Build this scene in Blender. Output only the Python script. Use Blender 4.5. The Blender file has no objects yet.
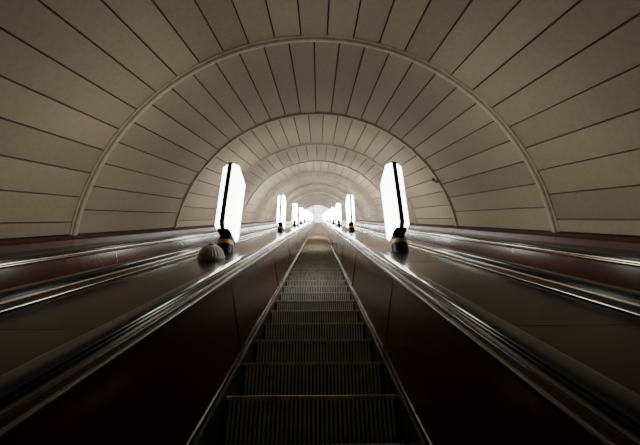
import bpy, math, random
from mathutils import Vector, Matrix
random.seed(3)
A=math.radians(30); CA,SA=math.cos(A),math.sin(A)
ROT=Matrix.Rotation(A,4,'X')
S0,S1=-7.5,74.0           # extent along incline
NOSE=-1.0; DECK=-0.42; DECK2=-0.365
CN,R=-1.03,3.73
def W(x,s,n): return Vector((x, s*CA-n*SA, s*SA+n*CA))
sc=bpy.context.scene

# ---------------- materials
def mat(name, col, rough=.5, metal=0., emit=None, es=0., noise=None, bump=None, island=0., spec=.5):
    m=bpy.data.materials.new(name); m.use_nodes=True
    nt=m.node_tree; b=nt.nodes['Principled BSDF']
    b.inputs['Base Color'].default_value=(*col,1); b.inputs['Roughness'].default_value=rough
    b.inputs['Metallic'].default_value=metal; b.inputs['Specular IOR Level'].default_value=spec
    if emit:
        b.inputs['Emission Color'].default_value=(*emit,1); b.inputs['Emission Strength'].default_value=es
    tc=nt.nodes.new('ShaderNodeTexCoord')
    out=None
    if noise:
        sc_,amt=noise
        n=nt.nodes.new('ShaderNodeTexNoise'); n.inputs['Scale'].default_value=sc_; n.inputs['Detail'].default_value=8
        nt.links.new(tc.outputs['Object'],n.inputs['Vector'])
        mr=nt.nodes.new('ShaderNodeMapRange'); mr.inputs['From Min'].default_value=.3; mr.inputs['From Max'].default_value=.7
        mr.inputs['To Min'].default_value=1-amt; mr.inputs['To Max'].default_value=1+amt
        nt.links.new(n.outputs['Fac'],mr.inputs['Value']); out=mr.outputs[0]
        if island:
            g=nt.nodes.new('ShaderNodeNewGeometry')
            m2=nt.nodes.new('ShaderNodeMapRange'); m2.inputs['To Min'].default_value=1-island; m2.inputs['To Max'].default_value=1+island*.5
            nt.links.new(g.outputs['Random Per Island'],m2.inputs['Value'])
            mm=nt.nodes.new('ShaderNodeMath'); mm.operation='MULTIPLY'
            nt.links.new(out,mm.inputs[0]); nt.links.new(m2.outputs[0],mm.inputs[1]); out=mm.outputs[0]
        vm=nt.nodes.new('ShaderNodeVectorMath'); vm.operation='SCALE'; vm.inputs[0].default_value=col
        nt.links.new(out,vm.inputs['Scale']); nt.links.new(vm.outputs[0],b.inputs['Base Color'])
    if bump:
        n2=nt.nodes.new('ShaderNodeTexNoise'); n2.inputs['Scale'].default_value=bump[0]; n2.inputs['Detail'].default_value=4
        nt.links.new(tc.outputs['Object'],n2.inputs['Vector'])
        bp=nt.nodes.new('ShaderNodeBump'); bp.inputs['Strength'].default_value=bump[1]; bp.inputs['Distance'].default_value=.02
        nt.links.new(n2.outputs['Fac'],bp.inputs['Height']); nt.links.new(bp.outputs[0],b.inputs['Normal'])
    return m
M_panel=mat('vault_panel',(.325,.252,.184),.75,noise=(16,.07),bump=(90,.12),island=.17,spec=.15)
M_rib=mat('vault_rib',(.42,.335,.25),.6,noise=(9,.12),bump=(30,.15),spec=.3)
M_back=mat('joint_shadow_gap',(.010,.008,.006),.9)
M_red=mat('oxblood_laminate',(.050,.010,.007),.20,noise=(2,.2),spec=.35)
M_curb=mat('curb_red_paint',(.062,.013,.010),.45,noise=(4,.2),spec=.25)
M_deck=mat('deck_lacquer',(.030,.012,.008),.18,noise=(2.5,.3),bump=(2,.03),spec=.13)
M_steel=mat('brushed_steel',(.32,.29,.25),.24,1.0)
M_rub=mat('handrail_rubber',(.009,.008,.008),.15,spec=.5)
M_step=mat('step_cast_metal',(.70,.70,.65),.5,.0,noise=(14,.2))
M_sbody=mat('step_groove_dark',(.05,.05,.045),.6)  # step body coloured darker than the cleats so the grooves stand out
M_nose=mat('step_worn_nosing',(.62,.52,.35),.45,.2,noise=(20,.3))
GL=[]
for i,es in enumerate((11,26,60)):
    GL.append(mat('lamp_opal_glass_%d'%i,(.85,.9,.85),.4,emit=(.97,1.0,.92),es=es))
M_frame=mat('lamp_bronze_frame',(.05,.032,.022),.4,.6)
M_base=mat('lamp_base_black',(.012,.011,.010),.35,.2)
M_brass=mat('lamp_base_band',(.70,.44,.20),.45,.3)
M_grey=mat('dome_grey_paint',(.70,.68,.63),.5,noise=(10,.1))
M_hall=mat('hall_plaster',(.75,.77,.8),.7,noise=(1,.05))
M_hfloor=mat('hall_floor_granite',(.25,.24,.23),.35,noise=(6,.2))
M_tube=mat('luminous_ceiling_diffuser',(.9,.9,.95),.4,emit=(.85,.93,1.0),es=3)

def mk(name,verts,faces,mats,fm=None,parent=None,rot=False):
    me=bpy.data.meshes.new(name); me.from_pydata([tuple(v) for v in verts],[],faces)
    for m in mats: me.materials.append(m)
    if fm:
        for p,i in zip(me.polygons,fm): p.material_index=i
    me.update(); me.validate()
    o=bpy.data.objects.new(name,me); sc.collection.objects.link(o)
    if parent: o.parent=parent
    elif rot: o.matrix_world=ROT
    return o
def empty(name,loc=(0,0,0),rot=False):
    e=bpy.data.objects.new(name,None); sc.collection.objects.link(e); e.empty_display_size=.3
    if rot: e.rotation_euler=(A,0,0)
    e.location=loc
    return e
def recalc(o):
    import bmesh
    bm=bmesh.new(); bm.from_mesh(o.data); bmesh.ops.recalc_face_normals(bm,faces=bm.faces); bm.to_mesh(o.data); bm.free()

class B:
    def __init__(s): s.v=[];s.f=[];s.m=[]
    def add(s,v,f,m=0):
        k=len(s.v); s.v+=v; s.f+=[tuple(i+k for i in q) for q in f]; s.m+=[m]*len(f) if isinstance(m,int) else m
    def box(s,x0,x1,y0,y1,z0,z1,m=0):
        v=[(x,y,z) for z in (z0,z1) for y in (y0,y1) for x in (x0,x1)]
        s.add(v,[(0,2,3,1),(4,5,7,6),(0,1,5,4),(2,6,7,3),(0,4,6,2),(1,3,7,5)],m)
    def prism(s,prof,y0,y1,m=0):
        n=len(prof); v=[(x,y0,z) for x,z in prof]+[(x,y1,z) for x,z in prof]
        f=[(i,(i+1)%n,(i+1)%n+n,i+n) for i in range(n)]+[tuple(range(n-1,-1,-1)),tuple(range(n,2*n))]
        s.add(v,f,m)
    def lathe(s,prof,c,seg=24,m=0,shear=None):
        k=[];n=len(prof)
        for j in range(seg):
            a=2*math.pi*j/seg
            for q,(r,z) in enumerate(prof):
                zz=z+(r*math.sin(a)*math.tan(A) if shear and q in shear else 0)
                k.append((c[0]+r*math.cos(a),c[1]+r*math.sin(a),c[2]+zz))
        f=[(j*n+i,((j+1)%seg)*n+i,((j+1)%seg)*n+i+1,j*n+i+1) for j in range(seg) for i in range(n-1)]
        s.add(k,f,m)
    def obj(s,name,mats,**k):
        o=mk(name,s.v,s.f,mats,s.m,**k); recalc(o); return o

# ---------------- vaulted tunnel lining
ceil=empty('ceiling',rot=True)
RS0=5.3; SP=3.75
ribs=[RS0+SP*i for i in range(-3,24)]
ribs=[r for r in ribs if S0+.1<r<S1-.3]
bays=[S0]+ribs+[S1]
A0,A1=math.radians(12.4),math.radians(167.6); NP=26
def P(r,a,s): return (r*math.cos(a),s,CN+r*math.sin(a))
b=B()
for bi in range(len(bays)-1):
    sa,sb=bays[bi]+.05,bays[bi+1]-.05
    off=.0 if bi%2==0 else .5
    edges=[A0]+[A0+(A1-A0)*(i+off)/NP for i in range(0 if off else 1,NP)]+[A1]
    for i in range(len(edges)-1):
        g=.0022
        a,c=edges[i]+g,edges[i+1]-g
        dr=random.uniform(-.007,.007); t=.05; bv=.0010
        v=[]
        for s_ in (sa,sb):
            v+= [P(R+dr,a+bv,s_),P(R+dr-.003,(a+c)/2,s_),P(R+dr,c-bv,s_),P(R+.010,c,s_),P(R+t,c,s_),P(R+t,a,s_),P(R+.010,a,s_)]
        n=7
        b.add(v,[(q,(q+1)%n,(q+1)%n+n,q+n) for q in range(n)]+[tuple(range(n)),tuple(range(2*n-1,n-1,-1))])
b.obj('lining_panels',[M_panel],parent=ceil)
b=B(); NS=96
for r in ribs:
    prof=[(-.075,.03),(-.075,-.010),(-.045,-.014),(-.038,-.045),(0,-.055),(.038,-.045),(.045,-.014),(.075,-.010),(.075,.03)]
    v=[];n=len(prof)
    for j in range(NS+1):
        a=A0+(A1-A0)*j/NS
        v+=[P(R+d,a,r+s_) for s_,d in prof]
    b.add(v,[(j*n+i,j*n+i+1,(j+1)*n+i+1,(j+1)*n+i) for j in range(NS) for i in range(n-1)])
b.obj('arch_ribs',[M_rib],parent=ceil)
b=B(); v=[];NS=64
for j in range(NS+1):
    a=math.radians(2)+math.radians(176)*j/NS
    v+=[P(R+.052,a,S0),P(R+.052,a,S1),P(R+.25,a,S1),P(R+.25,a,S0)]
b.add(v,[(j*4+i,j*4+(i+1)%4,(j+1)*4+(i+1)%4,(j+1)*4+i) for j in range(NS) for i in range(4)])
b.obj('lining_backing',[M_back],parent=ceil)

# ---------------- kerbs along the walls
for nm,sg in (('baseboard_left',-1),('baseboard_right',1)):
    b=B()
    prof=[(3.42,DECK-.02),(3.42,-.29),(3.45,-.26),(3.62,-.235),(3.78,-.235),(3.78,DECK-.02)]
    s=S0
    while s<S1:
        e=min(s+2.5,S1)-.008
        b.prism([(sg*x,z) for x,z in prof],s,e); s+=2.5
    b.obj(nm,[M_curb],rot=True)

# ---------------- escalators
HW=.476
def step_mesh():
    b=B(); D,H=.4,.2309
    def L(x,h,z): return (x, h*CA+z*SA, -h*SA+z*CA)
    hw=HW; N=38
    def wbox(x0,x1,prof,m):
        n=len(prof); v=[L(x0,h,z) for h,z in prof]+[L(x1,h,z) for h,z in prof]
        b.add(v,[(i,(i+1)%n,(i+1)%n+n,i+n) for i in range(n)]+[tuple(range(n-1,-1,-1)),tuple(range(n,2*n))],m)
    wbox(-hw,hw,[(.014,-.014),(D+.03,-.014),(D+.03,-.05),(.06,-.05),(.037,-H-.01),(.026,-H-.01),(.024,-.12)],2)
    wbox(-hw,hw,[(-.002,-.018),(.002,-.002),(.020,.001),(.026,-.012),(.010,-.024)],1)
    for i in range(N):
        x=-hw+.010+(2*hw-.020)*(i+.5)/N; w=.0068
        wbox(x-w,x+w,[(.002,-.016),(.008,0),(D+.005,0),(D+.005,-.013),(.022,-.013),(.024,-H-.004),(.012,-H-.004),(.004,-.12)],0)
    return b
SB=step_mesh()
PITCH=.4/CA
def handrail_set(sg,wx):
    X=lambda d: wx+sg*(d)
    bp=B(); bs=B(); br=B()
    s=S0+ ((2.45-S0)%2.3)-2.3
    while s<S1:
        a=max(s,S0)+.003; e=min(s+2.3,S1)-.003
        bp.prism([(X(HW+.010),-1.05),(X(.566),DECK+.0),(X(.600),DECK+.0),(X(.540),-1.05)],a,e,0)
        if s>S0: bs.prism([(X(.490),-.93),(X(.563),DECK-.01),(X(.570),DECK-.01),(X(.502),-.93)],s-.003,s+.003,0)
        s+=2.3
    bs.prism([(X(HW),-1.28),(X(HW),-.955),(X(HW+.004),-.948),(X(HW+.015),-.948),(X(HW+.015),-1.28)],S0,S1,0)
    bp.prism([(X(.558),DECK-.005),(X(.558),DECK+.018),(X(.575),DECK+.030),(X(.700),DECK+.030),(X(.740),DECK+.018),(X(.740),DECK-.005)],S0,S1,0)
    def bead(c,z,r):
        bs.prism([(X(c+r*math.cos(t*math.pi/5)),z+r*math.sin(t*math.pi/5)) for t in range(10)],S0,S1,0)
    bead(.560,DECK+.016,.008); bead(.744,DECK+.010,.008)
    bs.prism([(X(.578),DECK+.028),(X(.580),DECK+.038),(X(.592),DECK+.042),(X(.672),DECK+.042),(X(.688),DECK+.038),(X(.692),DECK+.028)],S0,S1,0)
    cx=.635; prof=[]
    for t in range(17):
        a=math.pi*t/16
        ca,sa=math.cos(a),math.sin(a)
        prof.append((X(cx+.042*math.copysign(abs(ca)**.7,ca)),DECK+.056+.022*sa**.7 if sa>0 else DECK+.056))
    prof=[(X(cx+.038),DECK+.043)]+prof+[(X(cx-.038),DECK+.043)]
    br.prism(prof,S0,S1,0)
    return bp,bs,br
CX=2.12
for k,wx in enumerate((0,-CX,CX)):
    e=empty('escalator',rot=True)
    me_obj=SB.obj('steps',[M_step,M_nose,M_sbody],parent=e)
    me_obj.location=(wx,1.975+PITCH*(-19),NOSE)
    md=me_obj.modifiers.new('run','ARRAY'); md.use_relative_offset=False; md.use_constant_offset=True
    md.constant_offset_displace=(0,PITCH,0); md.count=int((S1-me_obj.location.y)/PITCH)
    for nm,sg in (('left',-1),('right',1)):
        bp,bs,br=handrail_set(sg,wx)
        bp.obj('balustrade_'+nm,[M_red],parent=e)
        bs.obj('steel_trim_'+nm,[M_steel],parent=e)
        br.obj('handrail_'+nm,[M_rub],parent=e)
for x0,x1,dk in ((.745,CX-.745,DECK),(-(CX-.745),-.745,DECK),(CX+.745,3.415,DECK2),(-3.415,-CX-.745,DECK2)):
    b=B(); s=S0+((3.35-S0)%2.0)-2.0
    while s<S1:
        a=max(s,S0)+.002; e=min(s+2.0,S1)-.002
        b.box(x0,x1,a,e,DECK-.03,dk,0)
        if s>S0: b.box(x0,x1,a-.003,a+.001,DECK-.03,dk+.001,2)
        s+=2.0
    for xx in (x0+.03,x1-.03): b.box(xx-.005,xx+.005,S0,S1,dk,dk+.004,2)
    b.obj('escalator_deck',[M_deck,M_steel,M_frame],rot=True)
b=B(); b.box(-4.0,4.0,S0,S1,-1.5,-1.4); b.obj('floor',[M_back],rot=True)

# ---------------- lamps (upright lanterns)
def lamp():
    b=B()
    D=.27;T=.105;q=.020;K=.74
    secs=[(.222,.84,.72),(.275,1.02,1.0),(.60,1.06,1.02),(1.165,1.06,1.06),(1.210,.92,.90)]
    rings=[]
    for z,fd,ft in secs:
        d=D*fd; t=q+(T-q)*ft
        rings.append([(-q,-d,z),(q,-d,z),(t,-d*K,z),(t,d*K,z),(q,d,z),(-q,d,z),(-t,d*K,z),(-t,-d*K,z)])
    v=[p for r in rings for p in r]; n=8; f=[];m=[]
    for j in range(len(rings)-1):
        for i in range(n):
            f.append((j*n+i,j*n+(i+1)%n,(j+1)*n+(i+1)%n,(j+1)*n+i)); m.append(1 if i in (0,4) else 0)
    f.append(tuple(range(n-1,-1,-1))); m.append(1)
    f.append(tuple(range((len(rings)-1)*n,len(rings)*n))); m.append(0)
    b.add(v,f,m)
    for sg in (-1,1):
        for j in range(len(rings)-1):
            z0,d0=secs[j][0],D*secs[j][1]; z1,d1=secs[j+1][0],D*secs[j+1][1]
            vv=[(x,sg*y,z) for z,d in ((z0,d0),(z1,d1)) for x,y in ((-q-.008,d-.012),(q+.008,d-.012),(q+.008,d+.010),(-q-.008,d+.010))]
            b.add(vv,[(0,1,2,3),(4,5,6,7),(0,1,5,4),(1,2,6,5),(2,3,7,6),(3,0,4,7)],1)
    b.box(-.028,.028,-D*.92,D*.92,1.207,1.222,1)
    b.box(-.07,.07,-D*.78,D*.78,.208,.226,1)
    b.lathe([(.0,.002),(.105,.002),(.105,.075),(.098,.088),(.0,.088)],(0,0,0),28,2,shear=(0,1))
    b.lathe([(.0,.086),(.100,.086),(.103,.096),(.103,.135),(.098,.141),(.0,.141)],(0,0,0),28,3)
    b.lathe([(.0,.139),(.094,.139),(.090,.185),(.080,.210),(.0,.210)],(0,0,0),28,2)
    return b
LB=lamp(); LS=4.4; LSP=6.5
base={}
for sg,LX in ((-1,1.13),(1,1.07)):
    for i in range(0,11):
        s=LS+LSP*i
        kk=min(i,2)
        if kk not in base:
            o=LB.obj('pedestal_lamp',[GL[kk],M_frame,M_base,M_brass]); base[kk]=o
        else:
            o=bpy.data.objects.new('pedestal_lamp',base[kk].data); sc.collection.objects.link(o)
        o.location=W(sg*LX,s,DECK)

# ---------------- ribbed grey speaker dome on left deck
b=B(); seg=48; rows=10
v=[]
for j in range(seg):
    a=2*math.pi*j/seg; rr=.125*(1+(.035 if j%2 else -.02))
    for i in range(rows+1):
        t=(math.pi/2)*i/rows
        v.append((rr*math.cos(t)*math.cos(a),rr*math.cos(t)*math.sin(a)*1.15,.03+.12*math.sin(t)))
b.add(v,[(j*(rows+1)+i,((j+1)%seg)*(rows+1)+i,((j+1)%seg)*(rows+1)+i+1,j*(rows+1)+i+1) for j in range(seg) for i in range(rows)])
b.lathe([(0,0.001),(.14,0.001),(.14,.02),(.13,.034),(0,.034)],(0,0,0),36,0)
b.lathe([(.0,.147),(.03,.147),(.026,.162),(0,.164)],(0,0,0),16,1)
o=b.obj('dome_loudspeaker',[M_grey,M_frame]); o.rotation_euler=(A,0,0); o.location=W(-1.08,3.70,DECK)

# ---------------- small security camera on rib
b=B()
b.box(-.03,.03,-.03,.03,.08,.13,0)
b.box(-.012,.012,-.012,.012,.02,.10,0)
b.box(-.025,.025,-.09,.05,-.025,.022,0); b.box(-.03,.03,-.11,.06,.022,.028,0)
b.lathe([(0,-.0),(.018,0),(.018,.02),(0,.02)],(0,-.10,-.01),12,0)
o=b.obj('security_camera',[M_frame]); a=math.atan2(.92-CN,3.08)
o.matrix_world=ROT@Matrix.Translation(P(R-.12,a,RS0+SP-.12))@Matrix.Rotation(-(math.pi/2-a),4,'Y')

# ---------------- upper hall
HE=W(0,S1,-1.0)
b=B(); y0,y1=HE.y-.2,HE.y+16; z=HE.z
b.box(-8,8,y0,y1,z-.4,z-.02,1)
b.obj('floor_hall',[M_hall,M_hfloor])
b=B(); b.box(-8,8,y0-3.6,y1,z+6.6,z+6.9); b.obj('ceiling_hall',[M_hall])
b=B(); b.box(-8,8,y1,y1+.3,z-.4,z+6.9); b.obj('wall_back',[M_hall])
for nm,x in (('wall_hall_left',-8.3),('wall_hall_right',8)):
    b=B(); b.box(x,x+.3,y0-3.6,y1,z-.4,z+6.9); b.obj(nm,[M_hall])
b=B()
for i in range(6):
    for j in range(5):
        yy=y0-.8+i*2.6; xx=-6.2+j*2.55
        b.box(xx,xx+2.45,yy,yy+2.5,z+6.50,z+6.6,0)
        b.box(xx+.04,xx+2.41,yy+.04,yy+2.46,z+6.47,z+6.50,1)
b.obj('luminous_ceiling_light',[M_hall,M_tube])
b=B(); b.box(-4.1,4.1,S0-.2,S0-.001,-1.5,3.2); b.obj('wall_front',[M_red],rot=True)

w=bpy.data.worlds.new('World'); sc.world=w; w.use_nodes=True
w.node_tree.nodes['Background'].inputs[0].default_value=(.0,.0,.0,1)

# ---------------- camera
F=352.0
cd=bpy.data.cameras.new('camera'); cam=bpy.data.objects.new('camera',cd); sc.collection.objects.link(cam)
cd.sensor_width=36; cd.lens=F/640*36; cd.clip_end=300; cd.clip_start=.02
cam.location=W(.045,0,0)
pitch=A-math.atan(4.5/F); yaw=-math.atan(2/F); roll=math.radians(.5)
cam.matrix_world=Matrix.Translation(cam.location)@Matrix.Rotation(yaw,4,'Z')@Matrix.Rotation(math.pi/2+pitch,4,'X')@Matrix.Rotation(-roll,4,'Z')
sc.camera=cam
